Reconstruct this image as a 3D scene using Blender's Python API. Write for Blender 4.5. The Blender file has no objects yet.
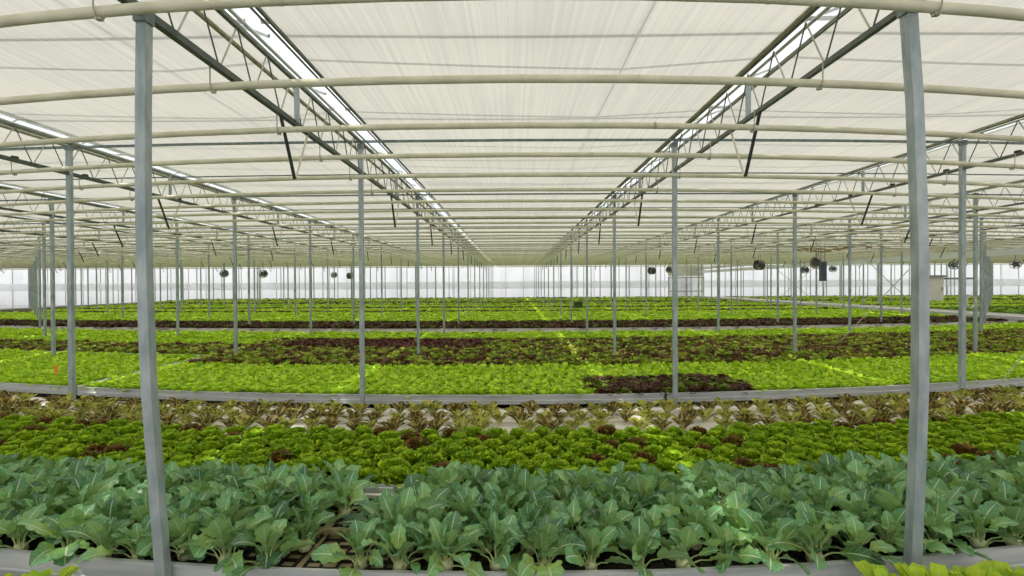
import bpy, math, random
import numpy as np
from mathutils import Matrix, Vector
random.seed(7); RNG = np.random.default_rng(7)
SC = bpy.context.scene
COL = SC.collection
PI = math.pi
EYE = 1.9; F = 500.0; VX, VY = 513.0, 284.0       # camera height, focal length (px), vanishing point

# ------------------------------------------------------------------ helpers
def at(px, py, y):
    return ((px-VX)/F*y, y, EYE+(VY-py)/F*y)
def cw(y0):                                       # the house is laid out on a very gentle curve in plan
    if y0 < 2: return .075
    if y0 < 5: return .075+.035*(y0-2)/3
    if y0 < 12: return .11
    return max(0., .11*(30-y0)/18)
def warp(x, y0):
    return y0 + cw(y0)*x*x/max(y0, 1.0)

class MB:
    """collects quads / tris, builds ONE mesh object"""
    def __init__(s): s.v=[]; s.f=[]; s.uv=[]
    def add(s, V, Fc, UV=None):
        o=len(s.v); s.v.extend([tuple(p) for p in V]); s.f.extend([tuple(i+o for i in f) for f in Fc])
        s.uv.extend([tuple(u) for u in UV] if UV is not None else [(0.5,0.5)]*len(V)); return s
    def box(s, c, d, rz=0):
        x,y,z=c; a,b,h=d[0]/2,d[1]/2,d[2]/2; cs,sn=math.cos(rz),math.sin(rz); V=[]
        for dz in (-h,h):
            for dx,dy in ((-a,-b),(a,-b),(a,b),(-a,b)): V.append((x+dx*cs-dy*sn, y+dx*sn+dy*cs, z+dz))
        return s.add(V,[(3,2,1,0),(4,5,6,7),(0,1,5,4),(1,2,6,5),(2,3,7,6),(3,0,4,7)])
    def tube(s, pts, r, n=8, cap=True, square=False, rot=0.):
        P=[Vector(p) for p in pts]; R=r if isinstance(r,(list,tuple)) else [r]*len(P)
        V=[];UV=[]; 
        if square: n=4; rot=PI/4; R=[q*math.sqrt(2) for q in R]
        for i,p in enumerate(P):
            t=(P[min(i+1,len(P)-1)]-P[max(i-1,0)]).normalized()
            ref=Vector((0,0,1)) if abs(t.z)<.9 else Vector((1,0,0))
            a=t.cross(ref).normalized(); b=a.cross(t).normalized()
            for k in range(n):
                q=2*PI*k/n+rot
                V.append(p+(a*math.cos(q)+b*math.sin(q))*R[i]); UV.append((k/n,i/max(1,len(P)-1)))
        Fc=[]
        for i in range(len(P)-1):
            for k in range(n):
                k2=(k+1)%n; Fc.append((i*n+k,(i+1)*n+k,(i+1)*n+k2,i*n+k2))
        if cap: Fc.append(tuple(range(n))); Fc.append(tuple((len(P)-1)*n+k for k in range(n-1,-1,-1)))
        return s.add(V,Fc,UV)
    def lathe(s, prof, M=Matrix(), n=20, close=False):
        V=[];Fc=[]
        for r,z in prof:
            for k in range(n):
                q=2*PI*k/n; V.append(M@Vector((r*math.cos(q),r*math.sin(q),z)))
        m=len(prof)
        for i in range(m-1+(1 if close else 0)):
            j=(i+1)%m
            for k in range(n): Fc.append((i*n+k,i*n+(k+1)%n,j*n+(k+1)%n,j*n+k))
        return s.add(V,Fc)
    def grid(s, fn, us, vs):
        V=[fn(u,v) for v in vs for u in us]; nu=len(us)
        Fc=[(j*nu+i,j*nu+i+1,(j+1)*nu+i+1,(j+1)*nu+i) for j in range(len(vs)-1) for i in range(nu-1)]
        UV=[(i/(nu-1),j/(len(vs)-1)) for j in range(len(vs)) for i in range(nu)]
        return s.add(V,Fc,UV)
    def mesh(s, name, mat, smooth=False):
        me=bpy.data.meshes.new(name); me.from_pydata(s.v,[],s.f); me.materials.append(mat)
        ul=me.uv_layers.new(name='UVMap'); li=np.empty(len(me.loops),dtype=np.int32); me.loops.foreach_get('vertex_index',li)
        ul.data.foreach_set('uv', np.array(s.uv,dtype=np.float32)[li].ravel())
        if smooth: me.polygons.foreach_set('use_smooth',[True]*len(me.polygons))
        me.update(); return me
    def build(s, name, mat, parent=None, smooth=False):
        return link(name, s.mesh(name,mat,smooth), parent)
    def arr(s):
        return np.array(s.v,dtype=np.float32), np.array(s.f,dtype=np.int32), np.array(s.uv,dtype=np.float32)

def link(name, me, parent=None, loc=None, rz=0, sc=1.0):
    o=bpy.data.objects.new(name,me); COL.objects.link(o)
    if parent is not None: o.parent=parent
    if loc is not None: o.location=loc
    if rz: o.rotation_euler=(0,0,rz)
    if sc!=1.0: o.scale=(sc,sc,sc)
    return o
def empty(name, loc=(0,0,0), rz=0, sc=1.0):
    o=bpy.data.objects.new(name,None); o.empty_display_size=.05; COL.objects.link(o); o.location=loc
    o.rotation_euler=(0,0,rz); o.scale=(sc,sc,sc); return o
def tag(o, label=None, cat=None, group=None, kind=None):
    if label: o['label']=label
    if cat: o['category']=cat
    if group: o['group']=group
    if kind: o['kind']=kind
    return o
def struct(o): o['kind']='structure'; return o
def stuff_mesh(name, mat, parts):
    """parts: list of (V,F,UV,tint) arrays -> one mesh of quads"""
    vs=[];fs=[];us=[];ts=[];o=0
    for V,Fq,U,T in parts:
        vs.append(V);fs.append(Fq+o);us.append(U);ts.append(T);o+=len(V)
    V=np.concatenate(vs);Fq=np.concatenate(fs);U=np.concatenate(us);T=np.concatenate(ts)
    me=bpy.data.meshes.new(name); me.vertices.add(len(V)); me.vertices.foreach_set('co',V.astype(np.float32).ravel())
    me.loops.add(len(Fq)*4); me.loops.foreach_set('vertex_index',Fq.astype(np.int32).ravel())
    me.polygons.add(len(Fq)); me.polygons.foreach_set('loop_start',np.arange(0,len(Fq)*4,4,dtype=np.int32))
    try: me.polygons.foreach_set('loop_total',np.full(len(Fq),4,dtype=np.int32))
    except Exception: pass
    me.polygons.foreach_set('use_smooth',np.ones(len(Fq),dtype=bool))
    ul=me.uv_layers.new(name='UVMap'); ul.data.foreach_set('uv',U[Fq.ravel()].astype(np.float32).ravel())
    a=me.attributes.new('tint','FLOAT','POINT'); a.data.foreach_set('value',T.astype(np.float32))
    me.materials.append(mat); me.update(calc_edges=True); me.validate(); return me
def scatter(templates, xs, ys, zs, smin=.85, smax=1.15, hz=1.0, rng=RNG):
    out=[]; n=len(xs); which=rng.integers(0,len(templates),n)
    for t,(V,Fq,U) in enumerate(templates):
        idx=np.where(which==t)[0]; m=len(idx)
        if m==0: continue
        a=rng.uniform(0,2*PI,m); s=rng.uniform(smin,smax,m); c,sn=np.cos(a)*s,np.sin(a)*s
        X=V[None,:,0]*c[:,None]-V[None,:,1]*sn[:,None]+xs[idx][:,None]
        Y=V[None,:,0]*sn[:,None]+V[None,:,1]*c[:,None]+ys[idx][:,None]
        Z=V[None,:,2]*(s*hz)[:,None]+zs[idx][:,None]
        VV=np.stack([X,Y,Z],-1).reshape(-1,3)
        FF=(Fq[None]+(np.arange(m)*len(V))[:,None,None]).reshape(-1,4)
        UU=np.tile(U,(m,1)); TT=np.repeat(rng.uniform(0,1,m),len(V)); out.append((VV,FF,UU,TT))
    return out

# ------------------------------------------------------------------ materials
def nodes(name):
    m=bpy.data.materials.new(name); m.use_nodes=True; nt=m.node_tree; nt.nodes.clear()
    out=nt.nodes.new('ShaderNodeOutputMaterial'); return m,nt,out
def N(nt,t,**kw):
    n=nt.nodes.new(t)
    for k,v in kw.items():
        if k in n.inputs: n.inputs[k].default_value=v
        else: setattr(n,k,v)
    return n
def srgb(r,g,b):
    f=lambda c: (c/12.92 if c<=.04045 else ((c+.055)/1.055)**2.4)
    return (f(r/255),f(g/255),f(b/255),1)
def mixc(nt,fac,a,b,blend='MIX'):
    n=nt.nodes.new('ShaderNodeMix'); n.data_type='RGBA'; n.blend_type=blend
    for s,v in ((0,fac),(6,a),(7,b)):
        if hasattr(v,'is_linked'): nt.links.new(v,n.inputs[s])
        else: n.inputs[s].default_value=v
    return n.outputs[2]
def mathn(nt,op,a,b=0.):
    n=nt.nodes.new('ShaderNodeMath'); n.operation=op
    for s,v in ((0,a),(1,b)):
        if hasattr(v,'is_linked'): nt.links.new(v,n.inputs[s])
        else: n.inputs[s].default_value=v
    return n.outputs[0]
def ramp(nt,fac,stops):
    n=nt.nodes.new('ShaderNodeValToRGB'); nt.links.new(fac,n.inputs[0]); e=n.color_ramp.elements
    while len(e)<len(stops): e.new(.5)
    for q,(p,c) in zip(e,stops): q.position=p; q.color=c
    return n.outputs[0]
def solid(name, c1, c2=None, rough=.5, metal=0., scale=8., stretch=(1,1,1), detail=4, bump=0.):
    m,nt,out=nodes(name); p=N(nt,'ShaderNodeBsdfPrincipled'); p.inputs['Roughness'].default_value=rough; p.inputs['Metallic'].default_value=metal
    tc=N(nt,'ShaderNodeTexCoord'); mp=N(nt,'ShaderNodeMapping'); mp.inputs['Scale'].default_value=stretch
    nt.links.new(tc.outputs['Object'],mp.inputs['Vector'])
    ns=N(nt,'ShaderNodeTexNoise',Scale=scale,Detail=detail); nt.links.new(mp.outputs[0],ns.inputs['Vector'])
    col=ramp(nt,ns.outputs['Fac'],[(.35,c1),(.65,c2 or c1)]); nt.links.new(col,p.inputs['Base Color'])
    if bump:
        b=N(nt,'ShaderNodeBump',Strength=bump,Distance=.01); nt.links.new(ns.outputs['Fac'],b.inputs['Height']); nt.links.new(b.outputs[0],p.inputs['Normal'])
    nt.links.new(p.outputs[0],out.inputs[0]); return m
def sheet(name, cr, ct, fac=.5, weave=None):
    """thin cloth / film: part diffuse, part translucent"""
    m,nt,out=nodes(name); d=N(nt,'ShaderNodeBsdfDiffuse',Color=cr); t=N(nt,'ShaderNodeBsdfTranslucent',Color=ct); mx=N(nt,'ShaderNodeMixShader',Fac=fac)
    if weave:
        tc=N(nt,'ShaderNodeTexCoord'); mp=N(nt,'ShaderNodeMapping'); mp.inputs['Scale'].default_value=weave
        nt.links.new(tc.outputs['Object'],mp.inputs['Vector'])
        ns=N(nt,'ShaderNodeTexNoise',Scale=1.0,Detail=3.0,Roughness=.6); nt.links.new(mp.outputs[0],ns.inputs['Vector'])
        n2=N(nt,'ShaderNodeTexNoise',Scale=.9,Detail=4.0); nt.links.new(tc.outputs['Object'],n2.inputs['Vector'])
        f=mathn(nt,'ADD',mathn(nt,'MULTIPLY',ns.outputs['Fac'],.65),mathn(nt,'MULTIPLY',n2.outputs['Fac'],.35))
        dk=lambda c:(c[0]*.90,c[1]*.905,c[2]*.92,1); lt=lambda c:(min(c[0]*1.05,1),min(c[1]*1.05,1),min(c[2]*1.05,1),1)
        nt.links.new(ramp(nt,f,[(.38,dk(cr)),(.6,lt(cr))]),d.inputs['Color']); nt.links.new(ramp(nt,f,[(.38,dk(ct)),(.6,lt(ct))]),t.inputs['Color'])
    nt.links.new(d.outputs[0],mx.inputs[1]); nt.links.new(t.outputs[0],mx.inputs[2]); nt.links.new(mx.outputs[0],out.inputs[0]); return m
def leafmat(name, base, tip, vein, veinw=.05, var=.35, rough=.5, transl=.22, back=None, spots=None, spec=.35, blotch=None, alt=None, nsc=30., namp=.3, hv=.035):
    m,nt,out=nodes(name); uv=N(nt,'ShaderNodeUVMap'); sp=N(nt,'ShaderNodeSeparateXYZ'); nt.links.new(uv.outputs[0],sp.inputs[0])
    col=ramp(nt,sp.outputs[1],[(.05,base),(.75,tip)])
    oi=N(nt,'ShaderNodeObjectInfo'); at_=N(nt,'ShaderNodeAttribute'); at_.attribute_name='tint'
    rnd=mathn(nt,'FRACT',mathn(nt,'ADD',oi.outputs['Random'],at_.outputs['Fac']))
    geo=N(nt,'ShaderNodeNewGeometry'); pl=rnd
    rnd=mathn(nt,'FRACT',mathn(nt,'ADD',rnd,geo.outputs['Random Per Island']))
    tc=N(nt,'ShaderNodeTexCoord'); ns=N(nt,'ShaderNodeTexNoise',Scale=nsc,Detail=3.); nt.links.new(tc.outputs['Object'],ns.inputs['Vector'])
    if spots: col=mixc(nt,ramp(nt,ns.outputs['Fac'],[(.46,(0,0,0,1)),(.56,(1,1,1,1))]),col,spots)
    if blotch:
        n3=N(nt,'ShaderNodeTexNoise',Scale=blotch[1],Detail=2.); nt.links.new(tc.outputs['Object'],n3.inputs['Vector'])
        col=mixc(nt,ramp(nt,n3.outputs['Fac'],[(blotch[2],(0,0,0,1)),(blotch[2]+.06,(1,1,1,1))]),col,blotch[0])
    if alt:
        for c_,t_ in alt: col=mixc(nt,mathn(nt,'LESS_THAN',mathn(nt,'FRACT',mathn(nt,'MULTIPLY',pl,7.31*t_+3.)),t_),col,c_)
    br=mathn(nt,'ADD',mathn(nt,'MULTIPLY',rnd,var),1-var*.5)
    br=mathn(nt,'MULTIPLY',br,mathn(nt,'ADD',mathn(nt,'MULTIPLY',ns.outputs['Fac'],namp*2),1-namp))
    hs=N(nt,'ShaderNodeHueSaturation'); nt.links.new(col,hs.inputs['Color']); nt.links.new(br,hs.inputs['Value'])
    nt.links.new(mathn(nt,'ADD',mathn(nt,'MULTIPLY',rnd,-hv),.5+hv/2),hs.inputs['Hue'])
    col=hs.outputs[0]
    if vein:
        du=mathn(nt,'ABSOLUTE',mathn(nt,'SUBTRACT',sp.outputs[0],.5))
        mid=mathn(nt,'LESS_THAN',du,veinw)
        # side veins run obliquely from the midrib
        w=mathn(nt,'FRACT',mathn(nt,'MULTIPLY',mathn(nt,'SUBTRACT',sp.outputs[1],mathn(nt,'MULTIPLY',du,.55)),7.))
        side=mathn(nt,'MULTIPLY',mathn(nt,'LESS_THAN',w,.09),.35)
        k=mathn(nt,'MAXIMUM',mathn(nt,'MULTIPLY',mid,.9),side); col=mixc(nt,k,col,vein)
    if back is not None:
        col=mixc(nt,mathn(nt,'MULTIPLY',geo.outputs['Backfacing'],.6),col,back)
    p=N(nt,'ShaderNodeBsdfPrincipled'); p.inputs['Roughness'].default_value=rough; p.inputs['Specular IOR Level'].default_value=spec
    nt.links.new(col,p.inputs['Base Color'])
    t=N(nt,'ShaderNodeBsdfTranslucent'); nt.links.new(col,t.inputs['Color'])
    mx=N(nt,'ShaderNodeMixShader',Fac=transl); nt.links.new(p.outputs[0],mx.inputs[1]); nt.links.new(t.outputs[0],mx.inputs[2]); nt.links.new(mx.outputs[0],out.inputs[0]); return m

M={}
M['screen']=sheet('screen cloth',(.66,.635,.60,1),(.725,.69,.62,1),.5,weave=(45.,.5,1.))
M['wallfilm']=sheet('wall film',(.9,.905,.91,1),(.97,.97,.975,1),.78,weave=(1.1,.3,.12))
M['galv']=solid('galvanised steel',srgb(144,158,160),srgb(178,188,189),.5,.2,22.,(1,1,.35))
M['galv_dark']=solid('dull galvanised steel',srgb(100,114,115),srgb(130,142,142),.55,.2,22.,(1,1,.35))
M['chord']=solid('dark green grey chord paint',srgb(66,76,70),srgb(88,97,88),.5,.1,12.)
M['chordlight']=solid('weathered grey olive chord paint',srgb(100,104,92),srgb(122,124,106),.5,.1,12.)
M['chordmid']=solid('grey chord paint',srgb(84,92,86),srgb(104,110,102),.5,.1,12.)
M['chord_olive']=solid('olive weathered tube',srgb(150,148,118),srgb(176,172,140),.55,.0,14.)
M['cream']=solid('cream painted pipe',srgb(204,202,172),srgb(226,222,196),.42,.0,5.,(1,1,1),6)
M['creamold']=solid('cream painted steel',srgb(200,200,185),srgb(215,214,200),.5)
M['rodl']=solid('light steel rod',srgb(170,170,150),srgb(190,190,170),.45,.3)
M['rodd']=solid('dark steel rod',srgb(80,86,80),srgb(105,110,100),.5,.3)
M['black']=solid('black steel',srgb(40,44,42),srgb(58,62,58),.5)
M['alu']=solid('aluminium',srgb(205,208,208),srgb(230,232,232),.35,.5)
M['rim']=solid('aluminium bench rim',srgb(196,199,200),srgb(226,228,226),.5,.1,3.,(.6,1,8.))
M['whitebed']=solid('white bench channel',srgb(236,230,220),srgb(252,248,240),.6,0,6.)
M['bedtan']=solid('damp bench mat',srgb(168,150,108),srgb(206,192,156),.8,0,9.)
M['beddark']=solid('dark potting mat',srgb(56,54,32),srgb(84,80,50),.9,0,14.)
M['blackgrid']=solid('black plastic grid',srgb(34,30,26),srgb(50,44,36),.5)
M['concrete']=solid('concrete floor',srgb(84,82,76),srgb(108,106,98),.85,0,2.)
M['path']=solid('pale concrete path',srgb(185,186,182),srgb(205,205,200),.8,0,2.)
M['greyband']=sheet('grey cloth band',srgb(244,246,246),srgb(250,252,252),.7)
M['fan']=solid('fan grey',srgb(165,167,165),srgb(190,192,190),.5,.3)
M['fandark']=solid('fan dark',srgb(62,64,66),srgb(84,86,88),.5,.2)
M['fantan']=solid('tan fan housing',srgb(186,176,150),srgb(205,196,172),.5)
M['navy']=solid('blue grey casing',srgb(72,86,98),srgb(88,102,112),.5)
M['cabinet']=solid('light cabinet enamel',srgb(200,198,184),srgb(214,212,200),.5)
M['cabdark']=solid('cabinet roof grey',srgb(120,122,116),srgb(136,138,132),.5)
M['curtain']=solid('grey plastic roll',srgb(138,146,149),srgb(158,166,168),.45,0,6.,(4,4,.3))
M['green']=solid('dark green plastic',srgb(44,70,40),srgb(58,86,52),.5)
M['orange']=solid('orange plastic',srgb(226,150,40),srgb(236,166,60),.5)
M['hose']=solid('pale hose',srgb(214,212,196),srgb(226,224,210),.5)
M['twig']=solid('tan cable wrap',srgb(150,130,90),srgb(186,166,120),.7)
# glass
m,nt,out=nodes('roof glass'); t=N(nt,'ShaderNodeBsdfTransparent',Color=(.95,.97,.97,1)); g=N(nt,'ShaderNodeBsdfGlossy',Roughness=.1); mx=N(nt,'ShaderNodeMixShader',Fac=.06)
nt.links.new(t.outputs[0],mx.inputs[1]); nt.links.new(g.outputs[0],mx.inputs[2]); nt.links.new(mx.outputs[0],out.inputs[0]); M['glass']=m
# leaves
M['kohl']=leafmat('kohlrabi leaf',srgb(148,184,90),srgb(108,166,108),srgb(222,234,196),.034,.95,.34,.28,back=srgb(156,188,118),spec=.6,hv=.055)
M['kohlstem']=leafmat('kohlrabi stalk',srgb(196,208,140),srgb(170,196,130),None,.0,.15,.45,.05)
M['kohlbulb']=leafmat('kohlrabi bulb',srgb(212,220,160),srgb(222,228,182),None,.0,.12,.45,.05)
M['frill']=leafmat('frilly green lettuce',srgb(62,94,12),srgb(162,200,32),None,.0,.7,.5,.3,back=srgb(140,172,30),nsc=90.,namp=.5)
M['frillred']=leafmat('frilly bronze lettuce',srgb(96,120,24),srgb(128,94,46),None,.0,.5,.5,.22,blotch=(srgb(134,160,34),18.,.53),nsc=70.,namp=.4)
M['oak']=leafmat('bronze tipped lettuce',srgb(236,236,178),srgb(150,136,46),srgb(206,208,136),.06,.6,.5,.22,blotch=(srgb(96,74,32),24.,.45),nsc=60.,namp=.4)
M['oakgreen']=leafmat('olive tipped lettuce',srgb(238,240,178),srgb(170,174,58),srgb(206,212,136),.06,.5,.5,.22,blotch=(srgb(112,96,38),22.,.52),nsc=60.,namp=.4)
M['bright']=leafmat('bright green lettuce',srgb(140,182,24),srgb(192,228,52),srgb(208,234,104),.05,.55,.5,.3,nsc=50.,namp=.3)
M['dark']=leafmat('dark red lettuce',srgb(92,96,36),srgb(92,64,44),None,.0,.7,.5,.18,alt=[(srgb(112,132,40),.3)],nsc=40.,namp=.4)
M['purple']=leafmat('purple red lettuce',srgb(92,66,44),srgb(100,54,48),None,.0,.5,.5,.18,alt=[(srgb(112,104,48),.22)],nsc=40.,namp=.4)
M['mixed']=leafmat('mixed bronze lettuce',srgb(110,108,40),srgb(108,80,50),None,.0,.8,.5,.2,alt=[(srgb(150,172,52),.52),(srgb(176,176,80),.1)],nsc=40.,namp=.4)
M['darkfar']=leafmat('dark red lettuce carpet',srgb(82,72,36),srgb(90,60,42),None,.0,.6,.5,.18,alt=[(srgb(96,104,40),.25)])
M['midgreen']=leafmat('mid green lettuce',srgb(92,132,32),srgb(126,164,44),None,.0,.4,.5,.22)
M['yellowgreen']=leafmat('yellow green lettuce',srgb(140,176,34),srgb(176,206,48),srgb(196,220,90),.05,.25,.5,.3)

# ------------------------------------------------------------------ plants
def blade(mb, base, direc, L, W, prof, droop=.5, fold=.25, ruffle=.0, rf=5, lobes=0., nl=9, nw=5, twist=0., v0=0., seed=0, up=None):
    """a leaf: starts at base, heads along direc, bends down; ruffled / lobed margin"""
    r=random.Random(seed); d=Vector(direc).normalized(); upv=Vector((0,0,1)) if up is None else up
    side=d.cross(upv); side = side.normalized() if side.length>1e-4 else Vector((1,0,0))
    side=(Matrix.Rotation(twist,3,d)@side); p=Vector(base); V=[];UV=[]; ph=r.uniform(0,6.28); ph2=r.uniform(0,6.28)
    for i in range(nl):
        t=i/(nl-1); nrm=side.cross(d).normalized()
        w=W*.5*prof(t)
        for j in range(nw):
            s=2*j/(nw-1)-1
            lob=1+lobes*math.sin(t*19+ph+(1.7 if s>0 else 0))*(abs(s)**2)
            a=abs(s); off=fold*a*w + ruffle*(a**1.5)*math.sin(t*rf*PI+ph2+(2. if s>0 else 0.))*W + (ruffle*.6*W*math.sin(s*rf*1.3+ph) if t>.8 else 0)
            V.append(p+side*(s*w*lob)+nrm*off); UV.append((.5+.5*s,v0+(1-v0)*t))
        ax=d.cross(Vector((0,0,1)))
        if ax.length>1e-4: d=(Matrix.Rotation(-droop/(nl-1),3,ax.normalized())@d).normalized()
        p=p+d*(L/(nl-1))
    Fc=[(i*nw+j,i*nw+j+1,(i+1)*nw+j+1,(i+1)*nw+j) for i in range(nl-1) for j in range(nw-1)]
    mb.add(V,Fc,UV)
ovate=lambda t: max(.06,math.sin(PI*min(1,t*.93+.05))**.62*(1.12-.35*t))
def kohlprof(t):
    b=math.sin(PI*(t*.95+.03))**.55*(1.08-.25*t); return max(.05,b*(.55+.45*min(1,t*3.2)))
spoon=lambda t: max(.1,.22+.78*math.sin(PI*.5*min(1,t*1.25))**1.6) if t<.86 else max(.12,(1-((t-.86)/.14)**2*.75))
fan_=lambda t: .25+.75*t**.7 if t<.9 else .98-.3*(t-.9)/.1
def dirv(az,el): return Vector((math.cos(az)*math.cos(el),math.sin(az)*math.cos(el),math.sin(el)))

def kohl_meshes(seed):
    r=random.Random(seed); B=MB(); S=MB(); L=MB()
    R=r.uniform(.026,.034); zc=R*.95
    prof=[(max(.0012,R*math.sin(PI*k/9)*(1.0 if k>3 else 1.0)),zc-R*.92*math.cos(PI*k/9)) for k in range(10)]
    B.lathe(prof,n=12); n=r.randint(13,15); a0=r.uniform(0,6.28)
    for k in range(n):
        az=a0+k*2.399+r.uniform(-.2,.2); q=k/(n-1)                     # outer leaves first, inner ones last
        el=math.radians(10+70*q+r.uniform(-18,18))
        b=Vector((0,0,zc))+dirv(az,math.radians(10+70*q))*R*.93; pl=r.uniform(.055,.115)*(1.0-.35*q)
        d0=dirv(az,min(1.45,el+.5)); d1=dirv(az,max(.1,el+.05)); p1=b+d0*pl*.5; p2=p1+d1*pl*.5
        S.tube([b,(b+p1)/2+Vector((0,0,.002)),p1,(p1+p2)/2,p2],[.0042,.0034,.0029,.0027,.0024],6,False)
        Ln=r.uniform(.098,.152)*(1-.2*q); Wd=Ln*r.uniform(.58,.74)
        blade(L,p2-d1*.012,d1*.8+Vector((0,0,.12)),Ln,Wd,kohlprof,droop=r.uniform(.25,1.3)*(1.0-.3*q),fold=r.uniform(.1,.5),ruffle=.05,rf=8,lobes=.16,nl=14,nw=7,twist=r.uniform(-.9,.9),seed=seed*50+k)
    for k in range(4):                                                # small heart leaves
        az=a0+1+k*1.7; b=Vector((0,0,zc+R*.85)); blade(L,b,dirv(az,1.2),r.uniform(.05,.08),.028,kohlprof,droop=.3,fold=.5,ruffle=.02,lobes=.1,nl=7,nw=5,seed=seed*77+k)
    return (B.mesh('bulb',M['kohlbulb'],True),S.mesh('leaf_stalks',M['kohlstem'],True),L.mesh('leaves',M['kohl'],True))
def frill_mb(seed, nl=7, nw=7, n=26):
    r=random.Random(seed); L=MB(); a0=r.uniform(0,6.28)
    for k in range(n):
        q=k/(n-1); az=a0+k*2.399+r.uniform(-.15,.15); el=math.radians(14+70*q**.8+r.uniform(-6,6))
        Ln=.098-.02*q+r.uniform(-.008,.008)
        blade(L,dirv(az,0)*.008+Vector((0,0,.012+.02*q)),dirv(az,el+.25),Ln,Ln*r.uniform(.85,1.1),fan_,droop=.75-.25*q,fold=.35,ruffle=.11,rf=10.5,lobes=.3,nl=nl+2,nw=nw+2,seed=seed*90+k)
    return L
def oak_mb(seed):
    r=random.Random(seed); L=MB(); n=r.randint(10,13); a0=r.uniform(0,6.28)
    for k in range(n):
        q=k/(n-1); az=a0+k*2.399+r.uniform(-.2,.2); el=math.radians(58+30*q+r.uniform(-8,8)); Ln=r.uniform(.125,.175)
        blade(L,dirv(az,0)*.006,dirv(az,el),Ln,Ln*.40,spoon,droop=.7,fold=.35,ruffle=.05,rf=5,lobes=.22,nl=9,nw=5,twist=r.uniform(-.3,.3),seed=seed*91+k)
    return L
def rosette_mb(seed, n=13, nl=6, nw=5, size=.085, el0=18, el1=62, ruf=.04, asp=.72):
    r=random.Random(seed); L=MB(); a0=r.uniform(0,6.28)
    for k in range(n):
        q=k/(n-1); az=a0+k*2.399+r.uniform(-.2,.2); el=math.radians(el0+el1*q+r.uniform(-8,8)); Ln=size*(1-.25*q)*r.uniform(.9,1.15)
        blade(L,dirv(az,0)*.005+Vector((0,0,.01)),dirv(az,el+.25),Ln,Ln*asp,fan_,droop=.7,fold=.3,ruffle=ruf,rf=4,lobes=.06,nl=nl,nw=nw,twist=r.uniform(-.3,.3),seed=seed*93+k)
    return L

NUM=['first','second','third','fourth','fifth','sixth','seventh','eighth','ninth','tenth','eleventh','twelfth','thirteenth','fourteenth','fifteenth','sixteenth','seventeenth','eighteenth','nineteenth','twentieth',
 'twenty-first','twenty-second','twenty-third','twenty-fourth','twenty-fifth','twenty-sixth','twenty-seventh','twenty-eighth','twenty-ninth','thirtieth']
def nth(i):
    if i<30: return NUM[i]
    t={3:'thirty',4:'forty',5:'fifty'}[(i+1)//10]; u=(i+1)%10
    return {30:'thirtieth',40:'fortieth',50:'fiftieth'}[i+1] if u==0 else t+'-'+NUM[u-1]

BZ=.685      # level on which the plants stand
# --- kohlrabi
KM=[kohl_meshes(100+i) for i in range(8)]
krows=[2.085,2.24,2.40,2.56,2.71]; front=[]
for ri,y0 in enumerate(krows):
    st=.195; hw=1.13*y0+.25; n=int(2*hw/st); 
    for i in range(n+1):
        x=-hw+i*st+(st*.5 if ri%2 else 0)+random.uniform(-.025,.025)
        if -.90<x-.028*ri+.03<-.68: continue
        y=warp(x,y0)+random.uniform(-.02,.02)
        if ri==0 and min(abs(x+1.50),abs(x-1.66))<.05: y+=.05
        K=random.choice(KM); s=random.uniform(.92,1.16)
        e=empty('kohlrabi_plant',(x,y,BZ),random.uniform(0,6.28),s)
        for nm,me in zip(('bulb','leaf_stalks','leaves'),K): link(nm,me,e)
        e['category']='kohlrabi'; e['group']='kohlrabi plants in the near bed'
        if ri==0: front.append((x,e))
        else: e['label']='blue-green kohlrabi plant, '+['','second','third','fourth','fifth and last'][ri]+' row back from the near bench rim'
front.sort(key=lambda t:t[0])
lp=[e for x,e in front if x<-1.5]; mp=[e for x,e in front if -1.5<=x<1.66]; rp=[e for x,e in front if x>=1.66]
for i,e in enumerate(reversed(lp)): e['label']=f'kohlrabi plant at the near rim, {nth(i)} left of the left near post'
for i,e in enumerate(mp): e['label']=f'kohlrabi plant at the near rim, {nth(i)} right of the left near post'
for i,e in enumerate(rp): e['label']=f'kohlrabi plant at the near rim, {nth(i)} right of the right near post'

# --- frilly lettuces
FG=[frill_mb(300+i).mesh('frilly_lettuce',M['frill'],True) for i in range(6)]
FR=[frill_mb(320+i).mesh('bronze_lettuce',M['frillred'],True) for i in range(4)]
frows=[2.95,3.09,3.23,3.37,3.51,3.65,3.79]; cnt=0
cand=[]
for ri,y0 in enumerate(frows):
    st=.172; hw=1.19*y0+.1
    for i in range(int(2*hw/st)+1):
        x=-hw+i*st+(st*.5 if ri%2 else 0)+random.uniform(-.015,.015); cand.append((ri,x,warp(x,y0)+random.uniform(-.015,.015)))
ordr=['front','second','third','fourth','fifth','sixth','back']
for ri,x,y in cand:
    s_=math.sin(x*2.1+ri*1.3)+math.sin(x*5.3-ri*2.2)
    red=random.random()<(.2 if s_>.6 else .11 if s_>-.5 else .06)
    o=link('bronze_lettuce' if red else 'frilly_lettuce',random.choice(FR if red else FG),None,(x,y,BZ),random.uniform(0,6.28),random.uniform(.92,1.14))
    tag(o,(f'bronze and green frilly lettuce head, {ordr[ri]} row of the frilly bed behind the kohlrabi' if red else f'round bright frilly green lettuce head, {ordr[ri]} row of the frilly bed behind the kohlrabi'),'lettuce','frilly lettuces behind the kohlrabi')
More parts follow.
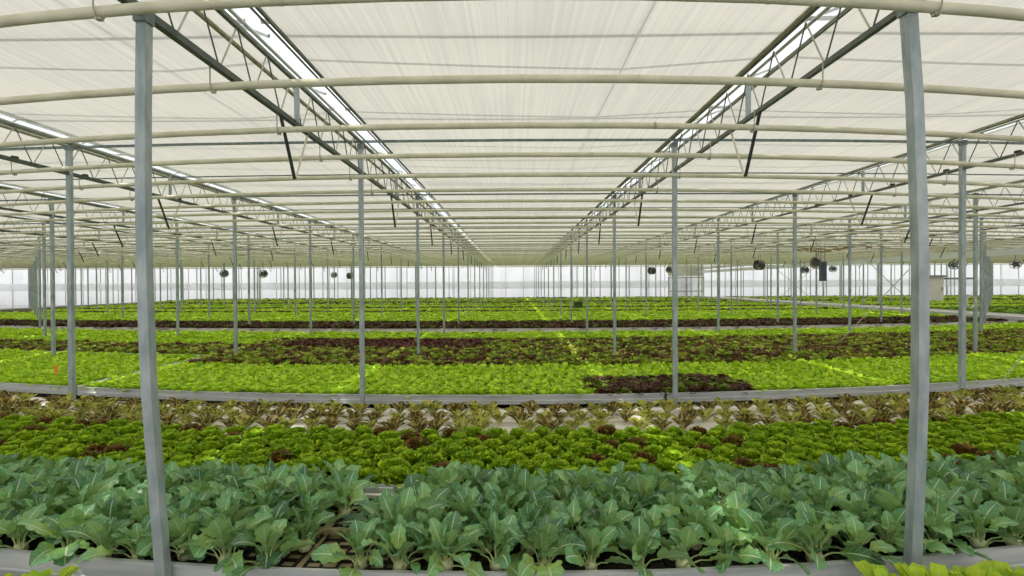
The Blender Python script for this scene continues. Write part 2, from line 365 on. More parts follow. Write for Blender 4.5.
# --- oak leaf lettuces, upright and spaced out over white channels
OM=[oak_mb(400+i).mesh('oakleaf_lettuce',M['oak'],True) for i in range(5)]+[oak_mb(420+i).mesh('oakleaf_lettuce',M['oakgreen'],True) for i in range(5)]
orows=[4.02,4.29,4.57]
for ri,y0 in enumerate(orows):
    st=.18; hw=1.2*y0+.1
    for i in range(int(2*hw/st)+1):
        x=-hw+i*st+(st*.5 if ri%2 else 0)+random.uniform(-.03,.03)
        if random.random()<.05: continue
        k=random.randrange(10)
        o=link('oakleaf_lettuce',OM[k],None,(x,warp(x,y0)+random.uniform(-.03,.03),BZ),random.uniform(0,6.28),random.uniform(.78,1.0))
        tag(o,('upright bronze oakleaf lettuce' if k<5 else 'upright olive green oakleaf lettuce')+f' with pale stalks on white channels, {["front","middle","back"][ri]} row','lettuce','oakleaf lettuces on white channels')
# --- near bench at the very bottom of the picture
YG=[rosette_mb(500+i,12,7,5,.13,35,50,.03,.5).mesh('yellow_green_lettuce',M['yellowgreen'],True) for i in range(3)]
for i,(px,py) in enumerate([(12,601),(41,601),(885,603),(915,602),(940,600),(965,594),(987,591),(1006,590),(1030,588)]):
    y=1.86+.02*(i%2); x,_,z=at(px,py,y)
    o=link('yellow_green_lettuce',YG[i%3],None,(x,y,.70),i*1.3,1.0)
    tag(o,(f'tip of a yellow-green lettuce below the near rim, {["first","second"][i]} from the left edge' if i<2 else f'yellow-green lettuce below the near rim, {nth(i-2)} along from the right near post'),'lettuce','yellow-green lettuces on the nearest bench')

# --- bright green bed (z 5.3..7.1) : 300 nearest individually, the rest as one carpet
BG=[rosette_mb(600+i,13,6,5,.098).mesh('bright_green_lettuce',M['bright'],True) for i in range(6)]
low_bright=[rosette_mb(640+i,9,4,3,.105,16,60,.05,.8).arr() for i in range(5)]
low_clump=[rosette_mb(660+i,9,3,3,.15,18,55,.05,.95).arr() for i in range(5)]
low_big=[rosette_mb(680+i,9,3,3,.24,14,50,.05,1.0).arr() for i in range(5)]
DKI=[rosette_mb(700+i,13,6,5,.10,16,64,.08).mesh('dark_red_lettuce',M['dark'],True) for i in range(6)]
DKM=[rosette_mb(720+i,13,6,5,.105,20,62,.08).mesh('mixed_bronze_lettuce',M['mixed'],True) for i in range(6)]
def inpatch(x,y0): return .88+.0*y0<x<2.62 and 5.3<y0<6.08
bright_i=[];bright_s=[];patch=[]
y0=5.33; ri=0
while y0<7.12:
    st=.125; hw=1.5*y0+.2
    for i in range(int(2*hw/st)+1):
        x=-hw+i*st+(st*.5 if ri%2 else 0)+random.uniform(-.02,.02); y=warp(x,y0)+random.uniform(-.02,.02)
        if inpatch(x+random.uniform(-.04,.04),y0): patch.append((ri,x,y)); continue
        if -5.16<x<-5.02: continue
        (bright_i if len(bright_i)<300 and abs(x)<1.2*y0 else bright_s).append((ri,x,y))
    y0+=.112; ri+=1
for ri,x,y in bright_i:
    o=link('bright_green_lettuce',random.choice(BG),None,(x,y,BZ+.0),random.uniform(0,6.28),random.uniform(.9,1.15))
    tag(o,f'small bright green lettuce, {["front","second","third","fourth","fifth"][ri]} row above the rim of the second bench','lettuce','bright green lettuces at the second bench rim')
for ri,x,y in patch:
    o=link('dark_red_lettuce',random.choice(DKI),None,(x,y,BZ+.01),random.uniform(0,6.28),random.uniform(.95,1.2))
    tag(o,f'dark red lettuce in the small dark patch at the second bench rim, {nth(ri)} row','lettuce','dark red patch at the second bench rim')
G=[];MX=[];PU=[]
a=np.array([(x,y) for _,x,y in bright_s]); G+=scatter(low_bright,a[:,0],a[:,1],np.full(len(a),BZ),.9,1.2)
# bands further back: (y0,y1,step, kind function)
def band(y0,y1,st,xl,xr,T,dst,z=BZ,keep=None,hz=1.0,smin=.9,smax=1.2):
    X=[];Y=[]; y=y0; k=0
    while y<y1:
        hw=min(43.5,1.3*y*(1+cw(y))+.4); lo=max(-hw,xl); hi=min(hw,xr); n=int((hi-lo)/st)
        if n>0:
            x=lo+np.arange(n+1)*st+(st/2 if k%2 else 0)+RNG.uniform(-.2*st,.2*st,n+1)
            yy=np.array([warp(q,y) for q in x])+RNG.uniform(-.2*st,.2*st,n+1)
            if y0>12: kq=(x<14.5)|(x>17.3); x=x[kq]; yy=yy[kq]
            if keep is not None:
                kp=np.array([keep(q,y) for q in x],dtype=bool); x=x[kp]; yy=yy[kp]
            X.append(x);Y.append(yy)
        y+=st*.87; k+=1
    X=np.concatenate(X);Y=np.concatenate(Y); dst+=scatter(T,X,Y,np.full(len(X),z),smin,smax,hz)
# mixed bronze lettuces: 300 in the front rows individually
mix_i=[]; y0=7.16; ri=0; 
while len(mix_i)<300:
    st=.15; hw=1.2*y0
    for i in range(int(2*hw/st)+1):
        x=-hw+i*st+random.uniform(-.03,.03)
        if x>-5.0+.35*math.sin(ri) and len(mix_i)<300: mix_i.append((ri,x,warp(x,y0)+random.uniform(-.02,.02)))
    y0+=.14; ri+=1
y_mix=y0
for ri,x,y in mix_i:
    o=link('mixed_bronze_lettuce',random.choice(DKM),None,(x,y,BZ),random.uniform(0,6.28),random.uniform(1.0,1.3))
    tag(o,f'bronze and green lettuce, {nth(ri)} row of the dark band behind the bright green bed','lettuce','bronze lettuces of the dark band')
low_mix=[rosette_mb(740+i,9,4,3,.125,20,60,.08,.8).arr() for i in range(5)]
isleft=lambda x,y: x<-5.0
purple=lambda x,y: (8.95<y<10.3 and -4.3<x<-.6)
band(y_mix,10.45,.15,-5.0,99,low_mix,MX,keep=lambda x,y: not purple(x,y))
band(8.9,10.35,.14,-4.4,-.5,low_mix,PU,keep=purple)
# the left block beyond the white seam: green, a mixed strip, green again
band(7.12,7.95,.14,-99,-5.15,low_bright,G)
band(8.15,9.4,.16,-99,-5.15,low_mix,MX)
band(9.45,10.4,.15,-99,-5.15,low_bright,G,smax=1.3)
band(10.45,11.75,.17,-99,99,low_clump,G)
MD=[];DF=[]
band(13.22,15.2,.22,-99,99,low_clump,DF)
band(15.3,20.3,.27,-99,15.0,low_big,G,hz=.75)
band(20.45,21.1,.3,-22,99,low_big,DF,hz=.75)
band(21.2,23.6,.34,-22,99,low_big,G,hz=.75)
band(23.7,24.8,.34,-23,99,low_big,DF,hz=.75)
band(25.0,27.2,.36,-23,99,low_big,G,hz=.75)
band(27.3,28.0,.36,-23.5,99,low_big,MD,hz=.75)
band(28.1,29.6,.38,-23.5,99,low_big,G,hz=.75)
band(29.8,30.8,.38,-24,99,low_big,DF,hz=.75)
band(31.0,32.0,.4,-24,99,low_big,G,hz=.75)
band(32.1,33.3,.4,-24,99,low_big,DF,hz=.8)
band(33.5,35.6,.42,-25,99,low_big,G,hz=.8)
band(35.8,36.8,.42,-25,99,low_big,DF,hz=.8)
band(37.0,39.4,.44,-26,99,low_big,G,hz=.8)
band(39.6,41.2,.44,-26,99,low_big,DF,hz=.8)
band(15.3,20.3,.3,17.2,99,low_big,MD,hz=.85)
for nm,mt,parts,lab in (('bright_green_lettuces','bright',G,'carpet of bright green lettuces filling the beds towards the back wall'),
    ('mixed_bronze_lettuces','mixed',MX,'dark mixed bronze and green lettuces filling the third bench'),
    ('purple_red_lettuces','purple',PU,'strip of purple red lettuces behind the mixed dark band'),
    ('dark_red_lettuces','darkfar',DF,'dark red lettuce strips crossing the far beds'),
    ('mid_green_lettuces','midgreen',MD,'duller mid green lettuces in the far beds')):
    tag(link(nm,stuff_mesh(nm,M[mt],parts)),lab,'lettuces',None,'stuff')

# ------------------------------------------------------------------ benches
def bench(name, xa, xb, y0, y1, label, bedmat, rimh=.10, zt=.735, strips=None, legs=True, rimmat='rim', zb=None):
    zb=zb or zt
    e=empty(name,((xa+xb)/2,warp((xa+xb)/2,y0),0)); o0=Vector(e.location)
    nx=max(2,int((xb-xa)/.6)+1); xs=np.linspace(xa,xb,nx)
    def prof(yy,inward,nm,zt=zt):
        b=MB(); t=.018*inward
        # folded aluminium rim: a ribbed section swept along the bench
        sec=[(0,0),(0,-.012),(.006*inward,-.016),(.006*inward,-rimh*.55),(0,-rimh*.6),(0,-rimh),(t,-rimh),(t,0)]
        V=[];n=len(sec)
        for x in xs:
            for dy,dz in sec: V.append(Vector((x,warp(x,yy)+dy,zt+dz))-o0)
        Fc=[(i*n+k,(i+1)*n+k,(i+1)*n+(k+1)%n,i*n+(k+1)%n) for i in range(len(xs)-1) for k in range(n)]
        Fc+= [tuple(range(n)),tuple((len(xs)-1)*n+k for k in range(n-1,-1,-1))]
        b.add(V,Fc); b.build(nm,M[rimmat],e)
    prof(y0,1,'front_rim'); prof(y1,-1,'back_rim',zb)
    for (a_,b_,mt,nm) in (strips or [(y0,y1,bedmat,'bench_bed')]):
        g=MB(); g.grid(lambda u,v: Vector((u,warp(u,v),BZ-.005))-o0, list(xs), list(np.linspace(a_+.019,b_-.0,4))); g.build(nm,M[mt],e)
    for x in (xa,xb):
        b=MB(); b.box(Vector((x+(.01 if x==xa else -.01),(warp(x,y0)+warp(x,y1))/2,zt-rimh/2))-o0,(.02,warp(x,y1)-warp(x,y0)-.04,rimh)); b.build('end_rim',M['rim'],e)
    if legs:
        for x in np.arange(xa+.4,xb,2.4):
            for yy in (y0+.25,y1-.25):
                b=MB(); b.box(Vector((x,warp(x,yy),(zt-rimh)/2))-o0,(.05,.05,zt-rimh)); b.build('leg',M['galv_dark'],e)
    return tag(e,label,'bench')
bench('plant_bench',-3.6,3.6,2.0,2.85,'near aluminium bench carrying the kohlrabi','beddark',rimh=.14)
b=MB(); b.grid(lambda u,v:(u,warp(u,v),BZ-.0045),list(np.linspace(-1.2,-.42,5)),list(np.linspace(2.06,2.8,4))); tag(b.build('capillary_mat',M['bedtan']),'tan damp mat showing under the black trays in the kohlrabi gap','mat')
bench('plant_bench',-7.5,7.5,2.875,4.84,'long bench carrying frilly lettuces and oakleaf lettuces','whitebed',zb=.692,strips=[(2.875,3.85,'beddark','dark_bed'),(3.85,4.84,'whitebed','white_bed')])
ch=empty('growing_channels',(0,0,0))
for k in range(8):                                                   # white gullies under the oakleaf lettuces
    yy=3.92+k*.118; b=MB(); V=[];xs=np.linspace(-7.4,7.4,26); sec=[(-.045,0),(-.04,.012),(.04,.012),(.045,0)]
    for x in xs:
        for dy,dz in sec: V.append((x,warp(x,yy)+dy,BZ-.004+dz))
    b.add(V,[(i*4+q,(i+1)*4+q,(i+1)*4+q+1,i*4+q+1) for i in range(25) for q in range(3)]); b.build('channel',M['whitebed'],ch)
tag(ch,'white growing channels lying under the oakleaf lettuces','channels')
for nm,xa,xb,lab in (('plant_bench',-14,-5.12,'second bench, far left table beyond the white seam'),('plant_bench',-5.06,1.6,'second bench, middle table under bright green lettuce'),('plant_bench',1.63,14,'second bench, right-hand table reaching past the right near post')):
    bench(nm,xa,xb,5.24,7.95,lab,'whitebed' if xa<-9 else 'beddark')
bench('plant_bench',-15,15,8.05,11.85,'third wide bench carrying the dark lettuce band','whitebed',strips=[(8.05,11.85,'beddark','dark_bed')])
bench('plant_bench',-22,15,13.1,20.4,'wide bench with a white rim in the middle distance','beddark',rimh=.13,rimmat='whitebed')
bench('plant_bench',-27,15,20.42,41.6,'farthest bench running up to the white back wall','beddark',legs=False)
bench('plant_bench',17.2,44,13.1,20.4,'bench beyond the pale raised path on the right','beddark')
bench('plant_bench',17.2,44,20.42,41.6,'far bench beyond the pale raised path on the right','beddark',legs=False)
nb=bench('plant_bench',-2.5,2.5,1.0,1.87,'nearest bench with yellow-green lettuce below the picture edge','beddark',zb=.66,zt=.70)
# white seam boards between the tables at the left
b=MB(); b.grid(lambda u,v:(u,warp(u,v),BZ+.045),[-5.16,-5.02],list(np.linspace(5.3,7.9,8))); tag(b.build('seam_board',M['whitebed']),'white board in the seam between the left tables of the second bench','board')
# cross bar and black grids showing in the gap of the kohlrabi bed
def tray_mesh():
    b=MB(); w,d=.56,.36
    for i in range(9): b.box((-w/2+i*w/8,0,.008),(.005,d,.016))
    for j in range(7): b.box((0,-d/2+j*d/6,.008),(w,.005,.015))
    return b.mesh('plant_tray',M['blackgrid'])
TM=tray_mesh()
xs_t=[-2.6+.6*i for i in range(9)]; tx=0
for j,yy in enumerate((2.20,2.585)):
    for i,x in enumerate(xs_t):
        x2=x+.18
        o=link('plant_tray',TM,None,(x2,warp(x2,yy)+.02,BZ-.004)); o.rotation_euler[2]=math.atan(2*cw(yy)*x2/yy)
        tag(o,'black grid tray under the kohlrabi, '+('front' if j==0 else 'back')+f' row, {nth(i)} from the left','tray','black grid trays under the kohlrabi')
for k,(yy,lab) in enumerate(((2.395,'tan cross batten in the gap between the kohlrabi, between two black trays'),(2.80,'white cross batten at the back of the kohlrabi gap'))):
    b=MB(); b.tube([(-1.25,warp(-1.25,yy),BZ+.015),(-.78,warp(-.78,yy),BZ+.015),(-.3,warp(-.3,yy),BZ+.015)],.014,square=True); tag(b.build('cross_batten',M['bedtan' if k==0 else 'whitebed']),lab,'batten')
b=MB(); p0=at(27,362,5.9); b.box((0,0,.11),(.004,.004,.22)); s=MB(); s.box((0,0,.17),(.05,.004,.10))
o=b.build('plant_marker',M['orange']); o.location=(p0[0],p0[1]+.35,BZ); s.build('marker_card',M['orange'],o); tag(o,'orange marker stake standing among bright green lettuce at far left','marker')

# ------------------------------------------------------------------ posts
PY=[2.05]+[5.11+3.03*k for k in range(12)]
def row_x():
    L=[-1.547-2.98*k for k in range(15)]; R=[1.653+2.93*k for k in range(15)]
    return L,R
ROWL,ROWR=row_x()
def rowname(side,k):
    return ('left' if side<0 else 'right')+' of centre' if k==0 else f'{nth(k)} row out to the '+('left' if side<0 else 'right')
H_LOW=EYE+1.15; H_UP=EYE+1.46; H_SCR=EYE+1.50
def post(pts,w,mat,label,grp=None,detail=True):
    e=empty('support_post',pts[0] if pts[0][2]==0 else (pts[0][0],pts[0][1],0)); o0=Vector(e.location)
    b=MB(); b.tube([Vector(p)-o0 for p in pts],w/2,square=True); b.build('column',M[mat],e)
    if detail:
        top=Vector(pts[-1])-o0; b=MB(); b.box(top+Vector((0,-w*.1,-.02)),(w*1.25,w*1.35,.05)); b.tube([top+Vector((-w*.2,-w*.85,-.02)),top+Vector((w*.2,-w*.85,-.02))],.006,6); b.build('top_bracket',M['galv_dark'],e)
        b=MB(); b.box((0,0,.006),(w*2.4,w*2.4,.012)); b.build('foot_plate',M['galv_dark'],e)
    return tag(e,label,'post',grp)
def pxcurve(list_,y): return [at(px,py,y) for px,py in list_]
PL=pxcurve([(160.5,600),(160,576),(153.5,480),(147.5,384),(145.8,330),(144.3,260),(144,180),(144.8,110),(147,12)],2.05)
PR=pxcurve([(911,600),(912,576),(916,480),(919.3,384),(919.5,330),(919.3,260),(917,190),(913.5,100),(907,8)],2.05)
PL=[(PL[0][0]+.035,2.05,0)]+PL; PR=[(PR[0][0]-.03,2.05,0)]+PR
post(PL,.041,'galv','thick galvanised post standing nearest, at the left end of the near bench')
post(PR,.043,'galv','thick galvanised post standing nearest, at the right end of the near bench')
for side,ROW in ((-1,ROWL),(1,ROWR)):
    for k,x in enumerate(ROW):
        if abs(x-15.4)<1.0 and False: continue
        vis=[y for y in PY if abs(x)<1.07*y]
        for n_,y in enumerate(vis):
            if k==0 and y==PY[0]: continue
            lab='galvanised post, '+(nth(n_) if k else nth(n_))+' back in the row '+('just left of centre' if (k==0 and side<0) else 'just right of centre' if k==0 else f'{nth(k)} out from the central row on the '+('left' if side<0 else 'right'))
            bow=.018*min(1,6/y)
            pts=[(x,y,0),(x,y,1.2),(x,y,2.2),(x,y,H_UP-.03)]
            post(pts,.042,'galv',lab,'galvanised posts in rows',detail=y<9)

# ------------------------------------------------------------------ trusses
Y_A,Y_B=.9,30.5
def truss(x, label, ndiag, nclip):
    e=empty('lattice_truss',(x,Y_A,H_LOW)); o0=Vector((x,Y_A,H_LOW))
    P=lambda y,z,dx=0.: Vector((x+dx,y,z))-o0
    b=MB(); b.tube([P(Y_A,H_LOW),P(Y_B,H_LOW)],.017 if x<0 else .0135,square=True); b.build('lower_chord',M['chord' if x<0 else 'chordmid'],e)
    b=MB(); ux,uz=((-.02,.02) if x>0 else (0,0)); b.tube([P(Y_A,H_UP+uz,ux),P(Y_B,H_UP+uz,ux)],.013,square=True); b.build('upper_chord',M['chordlight'],e)
    b=MB(); b.tube([P(Y_A,H_UP+.012,.045),P(Y_B,H_UP+.012,.045)],.011,8); b.build('bright_rail',M['alu'],e)
    b=MB(); b.tube([P(Y_A,H_UP+.02,.158),P(Y_B,H_UP+.02,.158)],.005,square=True); b.tube([P(Y_A,H_UP+.03,.186),P(Y_B,H_UP+.03,.186)],.009,square=True); b.build('screen_edge_bar',M['alu' if abs(x)>2 else 'chordlight'],e)
    b=MB(); ox=-.055 if x>0 else -.14; b.tube([P(Y_A,H_UP+.01,ox),P(Y_B,H_UP+.01,ox)],.009 if x>0 else .015,8); b.build('olive_tube',M['chord_olive'],e)
    st=.345; ny=int((Y_B-1.1)/st); rest=MB(); nd=0
    for i in range(ny):
        ya=1.1+i*st
        for q,(a_,c_,mt) in enumerate(((P(ya,H_UP),P(ya+st*.5,H_LOW),'rodd'),(P(ya+st*.5,H_LOW),P(ya+st,H_UP),'rodl'))):
            if nd<ndiag:
                w=MB(); w.tube([a_,c_],.0048,6,False); w.build('web_rod',M[mt],e); nd+=1
            elif ya<30: rest.tube([a_,c_],.005,4,False)
    if rest.v: rest.build('web_rods',M['rodd'],e)['kind']='stuff'
    for k in range(12):                                              # V brace under the chord and flat hanger at every mid-span
        ym=3.555+k*3.03
        if ym>Y_B-1 or ym<abs(x)*.9: continue
        w=MB(); w.tube([P(ym-.215,H_LOW),P(ym,H_LOW-.395)],.0125,6); w.build('dark_brace',M['black'],e)
        w=MB(); w.tube([P(ym+.24,H_LOW),P(ym+.015,H_LOW-.395)],.0085,6); w.build('light_brace',M['cream'],e)
        w=MB(); w.box(P(ym,(H_LOW+H_UP)/2,.0)+Vector((.02,0,0)),(.035,.012,.30)); w.build('flat_hanger',M['galv'],e)
    for k in range(nclip):                                           # black clips on the chord
        yc=2.3+k*.75; w=MB(); w.box(P(yc,H_LOW+.026),(.028,.05,.02)); w.tube([P(yc,H_LOW+.03,-.02),P(yc,H_LOW+.03,.02)],.008,6); w.build('clip',M['black'],e)
    tag(e,label,'truss')
for side,ROW in ((-1,ROWL),(1,ROWR)):
    for k,x in enumerate(ROW):
        if side>0 and k==5: continue
        s_='left' if side<0 else 'right'
        lab=f'lattice roof truss over the {s_} near post' if k==0 else f'lattice roof truss, {nth(k)} out to the {s_} of the two central ones'
        truss(x,lab,(70 if k==0 else 40 if k==1 else 16 if k==2 else 0),(8 if k==1 else 0))
# pale box beam on the right with a grey band of cloth below
xb_=15.3
e=empty('box_beam',(xb_,12,2.9)); o0=Vector((xb_,12,2.9))
b=MB(); b.box(Vector((xb_,26.8,3.09))-o0,(.28,29.6,.16)); b.build('beam',M['creamold'],e)
b=MB(); b.box(Vector((xb_+.05,26.8,2.81))-o0,(.1,29.6,.2)); b.build('grey_valance',M['greyband'],e)
tag(e,'pale box beam with grey valance running back along the right-hand path','beam')

# ------------------------------------------------------------------ overhead heating pipes and cross bars
H_P=EYE+1.05
NP=46
for k in range(NP):
    y0=1.815+.752*k
    if y0>28.8: break
    hw=min(1.12*y0*1.06+.6,43.5); n=max(13,int(hw*2/1.2)); xs=np.linspace(-hw,hw,n|1)
    e=empty('heating_pipe',(0,y0,H_P)); b=MB()
    b.tube([(x,warp(x,y0)-y0,0) for x in xs],.0205,12 if y0<6 else 6); b.build('pipe',M['cream'],e,True)
    if y0<6.2:
        for x in ROWL[:3]+ROWR[:3]:
            if abs(x)>hw: continue
            xx=x-.03; yy=warp(xx,y0)-y0; h=MB()
            h.tube([(xx,yy-.03,H_LOW-H_P+.01),(xx,yy-.028,.01),(xx,yy-.024,-.012),(xx,yy-.008,-.03),(xx,yy+.012,-.028),(xx,yy+.024,-.01)],.0035,6,True); h.box((xx,yy,-.026),(.022,.02,.014)); h.build('hanger_hook',M['rodl'],e)
        for j,xj in enumerate((-.35+.9*(k%3)-.5,.95-.3*(k%2))):
            h=MB(); yy=warp(xj,y0)-y0; h.tube([(xj-.006,yy,0),(xj+.006,yy,0)],.0225,12); h.build('pipe_joint',M['creamold'],e)
    tag(e,f'cream heating pipe hung across the house, {nth(k)} from the front','pipe','overhead heating pipes')
k=0
y0=5.07
while y0<30:
    hw=min(1.15*y0+.8,43.5); xs=np.linspace(-hw,hw,max(9,int(hw*2/1.5))|1)
    e=MB(); e.tube([(x,warp(x,y0)*.35+y0*.65,EYE+1.455) for x in xs],.007 if k%2 else .011,square=True)
    tag(e.build('cross_bar',M['galv_dark']),f'thin grey cross bar under the screen cloth, {nth(k)} from the front','bar','cross bars under the screen')
    y0+=1.515; k+=1

# ------------------------------------------------------------------ screen ceiling, glazed roof, walls, floor
ALLX=sorted(ROWL+ROWR)
ED=[-46.]+ALLX+[46.]
YF,YBK=-2.0,42.0
for i in range(len(ED)-1):
    a_=ED[i]+(.19 if i else 0); c_=ED[i+1]+(.03 if ED[i+1]>0 else -.02)
    b=MB(); r0=random.uniform(0,6)
    b.grid(lambda u,v:(u,v,H_SCR-.012*math.sin(PI*(u-a_)/(c_-a_))-.006*abs(math.sin(v*PI/1.515))),list(np.linspace(a_,c_,9)),list(np.linspace(YF,YBK,80)))
    struct(b.build('ceiling',M['screen'],None,True))
    a2,c2=ED[i],ED[i+1]; mid=(a2+c2)/2; zr=EYE+1.62; rg=.55*(c2-a2)/3
    b=MB(); b.add([(a2,YF,zr),(a2,YBK,zr),(mid,YBK,zr+rg),(mid,YF,zr+rg),(c2,YBK,zr),(c2,YF,zr)],[(0,1,2,3),(3,2,4,5)])
    ro=struct(b.build('roof',M['glass'])); b=MB()
    b.tube([(mid,YF,zr+rg+.02),(mid,YBK,zr+rg+.02)],.004,square=True)
    y=YF+.3
    while y<YBK:
        b.tube([(a2+.05,y,zr+.02),(mid,y,zr+rg+.015)],.016,4,False); b.tube([(mid,y,zr+rg+.015),(c2-.05,y,zr+.02)],.016,4,False); y+=1.0
    for yq in np.arange(YF+.5,YBK,1.5): b.tube([(a2+.05,yq,zr-.04),(c2-.05,yq,zr-.04)],.018,4,False)
    b.build('roof_frame',M['alu'],ro)
b=MB(); b.box((0,20,-.05),(96,50,.1)); struct(b.build('floor',M['concrete']))
ZT=H_SCR+.9
def wallsheet(name,p,q):
    b=MB(); L=math.dist(p,q); n=int(L/1.0)
    P0=Vector((p[0],p[1],0));D=Vector((q[0]-p[0],q[1]-p[1],0))
    b.grid(lambda u,v: P0+D*u+Vector((0,0,v)),list(np.linspace(0,1,n)),[0,.4,1.4,2.4,ZT]); w=struct(b.build(name,M['wallfilm']))
    return w
wb=wallsheet('wall_back',(-46,42.),(46,42.)); wl=wallsheet('wall_left',(-46,-2),(-46,42)); wr=wallsheet('wall_right',(46,-2),(46,42)); wf=wallsheet('wall_front',(-46,-2.05),(46,-2.05))
b=MB(); 
x=-45.
while x<46: b.box((x,41.93,1.7),(.035,.05,3.4)); x+=1.48
tb=b.build('trim_1',M['rodl']); struct(tb)
b=MB(); b.box((0,41.9,1.82),(91.5,.05,.60)); struct(b.build('trim_2',M['greyband']))
b=MB(); b.box((0,41.88,.3),(91.5,.06,.06)); struct(b.build('trim_3',M['alu']))
b=MB(); b.box((0,41.86,3.34),(91.5,.1,.06)); struct(b.build('trim_4',M['creamold']))
# pale doorway and dividing panels in the back wall
d=empty('door_1',at(686,310,41.7)); d.location.z=0; struct(d); 
b=MB(); b.box((0,0,1.22),(2.9,.06,.08)); b.box((-1.45,0,1.2),(.09,.08,2.4)); b.box((1.45,0,1.2),(.09,.08,2.4)); b.box((0,0,2.38),(2.98,.08,.09)); b.box((0,0,1.2),(.06,.07,2.3)); b.build('door_frame',M['rodl'],d)
b=MB(); b.box((-.72,.02,1.2),(1.4,.03,2.3)); b.box((.72,.02,1.2),(1.4,.03,2.3)); b.build('door_leaf',M['wallfilm'],d)
b=MB(); b.box((0,0,2.95),(3.0,.05,.95)); b.build('door_panel',M['creamold'],d)
# raised path on the right
b=MB(); b.box((16.1,26.8,.40),(1.9,29.4,.80)); struct(b.build('path',M['path']))
b=MB(); b.box((15.07,26.8,.80),(.12,29.4,.1)); struct(b.build('trim_5',M['rim']))

# ------------------------------------------------------------------ fans and other equipment
def fan(px,py,Y,D,label,housing='fan',rz=0.):
    x,y,z=at(px,py,Y); e=empty('circulation_fan',(x,y,z),rz*.85); D*=.8; R=D/2; dp=D*.55
    Mx=Matrix.Rotation(PI/2,4,'Y')
    b=MB(); b.lathe([(R*.94,-dp/2),(R*1.05,-dp/2),(R,-dp*.42),(R,dp*.42),(R*1.05,dp/2),(R*.94,dp/2),(R*.92,0)],Mx,24,True); b.build('housing',M[housing],e,True)
    b=MB(); b.lathe([(.001,-dp*.2),(R*.62,-dp*.34),(R*.62,dp*.34),(.001,dp*.2)],Mx,14); b.build('motor',M['fandark'],e)
    for k in range(5):
        b=MB(); a=2*PI*k/5
        def bl(u,v): r_=R*(.22+.66*u); q=a+.42*v; return Vector((dp*.16*v,r_*math.cos(q),r_*math.sin(q)))
        b.grid(bl,[0,.33,.66,1],[-.5,-.16,.16,.5]); b.build('blade',M['fandark'],e)
    b=MB()
    for sx in (-1,1):
        for rr in (.3,.55,.8): 
            b.tube([(sx*dp*.5,R*rr*math.cos(2*PI*i/16),R*rr*math.sin(2*PI*i/16)) for i in range(17)],D*.005,4,False)
        for i in range(6): b.tube([(sx*dp*.5,0,0),(sx*dp*.5,R*math.cos(PI*i/3),R*math.sin(PI*i/3))],D*.005,4,False)
    b.build('guard',M['fan'],e)
    for s in (-1,1):
        b=MB(); b.tube([(s*dp*.3,0,R*.98),(s*dp*.3,0,H_SCR-.06-z)],.008,5); b.build('hanging_rod',M['rodd'],e)
    tag(e,label,'fan','hanging circulation fans')
fan(224,272,22.6,.40,'grey circulation fan half hidden behind the second post row on the left',rz=-.6)
fan(263,272.5,22.6,.42,'grey circulation fan hanging in the open on the left half',rz=-.75)
fan(334,274,29.5,.40,'tiny grey fan hanging farthest back, left of centre',rz=-.6)
fan(350,275,27.3,.42,'small dark fan hanging just left of the second post of the left central row','fandark',-.6)
fan(651.7,271.5,25.5,.45,'dark fan hanging left of a paler fan near the pale doorway','fandark',.7)
fan(669.6,270.6,25.5,.42,'pale fan hanging above the doorway in the back wall','fan',.9)
fan(759,266.5,18.2,.43,'dark circulation fan hanging alone right of the doorway','fandark',.6)
fan(817,264.5,15.3,.44,'large tan fan hanging beside a blue grey casing','fantan',.5)
fan(804.5,271.5,25.5,.42,'small dark fan peeking from behind a post, left of the tan fan','fandark',.8)
fan(832.5,270.5,25.5,.40,'small pale fan hanging right of the blue grey casing','fan',.8)
fan(953.5,267.5,19.5,.40,'dark fan hanging just right of the right near post','fandark',.8)
fan(1014.5,267,19.5,.42,'pale fan hanging at the right edge of the view','fan',.9)
x,y,z=at(822.5,273,15.0); e=empty('unit_heater',(x,y,z))
b=MB(); b.box((0,0,0),(.15,.14,.58)); b.build('casing',M['navy'],e)
b=MB(); 
for k in range(7): b.box((0,-.072,-.22+k*.072),(.12,.012,.02))
b.build('grille',M['fandark'],e)
for s in (-1,1):
    b=MB(); b.tube([(s*.06,0,.28),(s*.06,0,H_SCR-.06-z)],.008,5); b.build('hanging_rod',M['rodd'],e)
tag(e,'tall blue grey heater casing hanging beside the tan fan','heater')
b=MB(); x,y,z=at(826,252,14.6)
for k in range(7):
    r=random.Random(k); b.tube([(x-.9+.3*k+r.uniform(-.3,.3)+.12*i,y+r.uniform(-.1,.1),z+.06*math.sin(i*.9+k)+r.uniform(-.05,.05)+.02*k) for i in range(8)],.014,5)
tag(b.build('cable_bundle',M['twig']),'tangle of tan cable and binding under the screen above the tan fan','cable')
# control cabinet
x,y,z=at(927.5,291,7.8); e=empty('control_cabinet',(x,y,z))
b=MB(); b.box((0,0,0),(.31,.2,.36)); b.build('case',M['cabinet'],e)
b=MB(); b.box((.0,-.106,-.01),(.27,.012,.31)); dr=b.build('door',M['cabinet'],e); b=MB(); b.box((.12,-.117,0),(.015,.012,.05)); b.build('handle',M['cabdark'],dr)
b=MB(); b.box((0,-.01,.195),(.35,.26,.03)); b.build('cap',M['cabdark'],e)
b=MB(); b.tube([(.0,.12,.16),(.80,.12,.16)],.014,square=True); b.build('mounting_rail',M['galv_dark'],e)
b=MB(); b.tube([(-.1,.0,-.18),(-.1,0,-z)],.016,square=True); b.build('stand',M['galv'],e)
tag(e,'beige control cabinet with dark cap half hidden behind the right near post','cabinet')
x,y,z=at(968,304,8.14); b=MB(); b.tube([(x+.07*math.cos(t*.7),y-.05+.012*t*.1,z+.10*math.sin(t*.7)) for t in range(34)],.008,6)
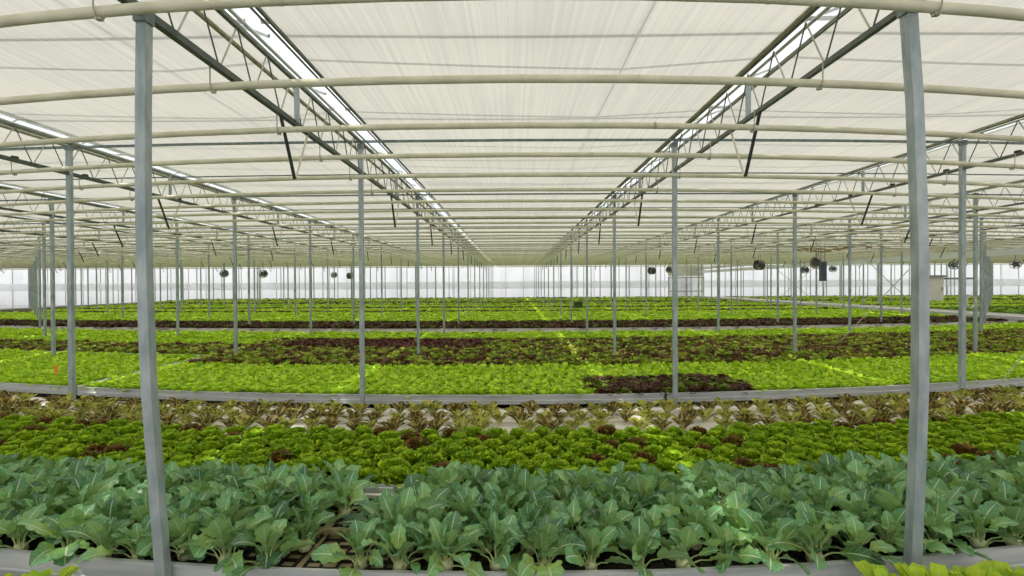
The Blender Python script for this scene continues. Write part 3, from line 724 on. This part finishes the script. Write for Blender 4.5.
tag(b.build('hose_coil',M['hose']),'pale hose coil hung on posts right of the control cabinet','hose')
# dark crate among the far beds
x,y,z=at(578,306,23); e=empty('plastic_crate',(x,y,BZ+.04))
b=MB(); w,h=.36,.34
b.box((0,0,.02),(w,.3,.04))
for sx in (-1,1): b.box((sx*w/2,0,h/2),(.02,.3,h)); b.box((0,sx*.15,h*.5),(w,.02,h*.82)); b.box((0,sx*.15,h*.96),(w,.03,.04))
b.build('crate_body',M['green'],e); b=MB(); b.tube([(-w*.3,-.17,h*.8),(0,-.19,h*.84),(w*.3,-.17,h*.8)],.012,6); b.build('crate_handle',M['black'],e)
tag(e,'dark green plastic crate standing among the far green lettuce beds','crate')
# brace wires
def wire(name,pts,r,label):
    b=MB(); b.tube(pts,r,6); tag(b.build(name,M['rodl']),label,'brace wire')
wire('brace_wire',[at(994,391,5.36),at(1075,300,5.36)],.0045,'pale brace wire rising from the second bench rim at the right edge')
wire('brace_wire',[at(771,266,20.),at(827,313.5,20.)],.009,'falling wire of the thin crossed pair between posts left of the tan fan')
wire('brace_wire',[at(762,313.5,20.05),at(818,266,20.05)],.009,'rising wire of the thin crossed pair between posts left of the tan fan')
wire('brace_wire',[at(862,258,13.),at(936,329,13.)],.008,'falling wire of the crossed pair just left of the right near post')
wire('brace_wire',[at(836,347,9.5),at(908,272,9.5)],.008,'rising wire of the crossed pair just left of the right near post')

# ------------------------------------------------------------------ light, sky, camera
w=bpy.data.worlds.new('World'); SC.world=w; w.use_nodes=True; nt=w.node_tree; nt.nodes.clear()
bg=nt.nodes.new('ShaderNodeBackground'); wo=nt.nodes.new('ShaderNodeOutputWorld'); bg.inputs[0].default_value=(.97,.985,1,1); bg.inputs[1].default_value=1.25
nt.links.new(bg.outputs[0],wo.inputs[0])
sd=bpy.data.lights.new('sun','SUN'); sd.energy=3.4; sd.angle=math.radians(.8); sd.color=(1,.96,.88); so=bpy.data.objects.new('sun',sd); COL.objects.link(so)
so.rotation_euler=Vector((.956,.25,-1)).to_track_quat('-Z','Y').to_euler(); so.location=(-10,-3,12)
cd=bpy.data.cameras.new('camera'); cd.sensor_width=36; cd.lens=F/1024*36; cd.clip_start=.05; cd.clip_end=200
co=bpy.data.objects.new('camera',cd); COL.objects.link(co); SC.camera=co
yaw=math.atan(1/F); pitch=-math.atan(4/F)
co.matrix_world=Matrix.Translation((0,0,EYE))@Matrix.Rotation(yaw,4,'Z')@Matrix.Rotation(PI/2+pitch,4,'X')@Matrix.Rotation(math.radians(-.3),4,'Z')
SC.view_settings.view_transform='Standard'; SC.view_settings.look='None'; SC.view_settings.exposure=0.07
SC.cycles.use_denoising=True
SC.cycles.transparent_max_bounces=16
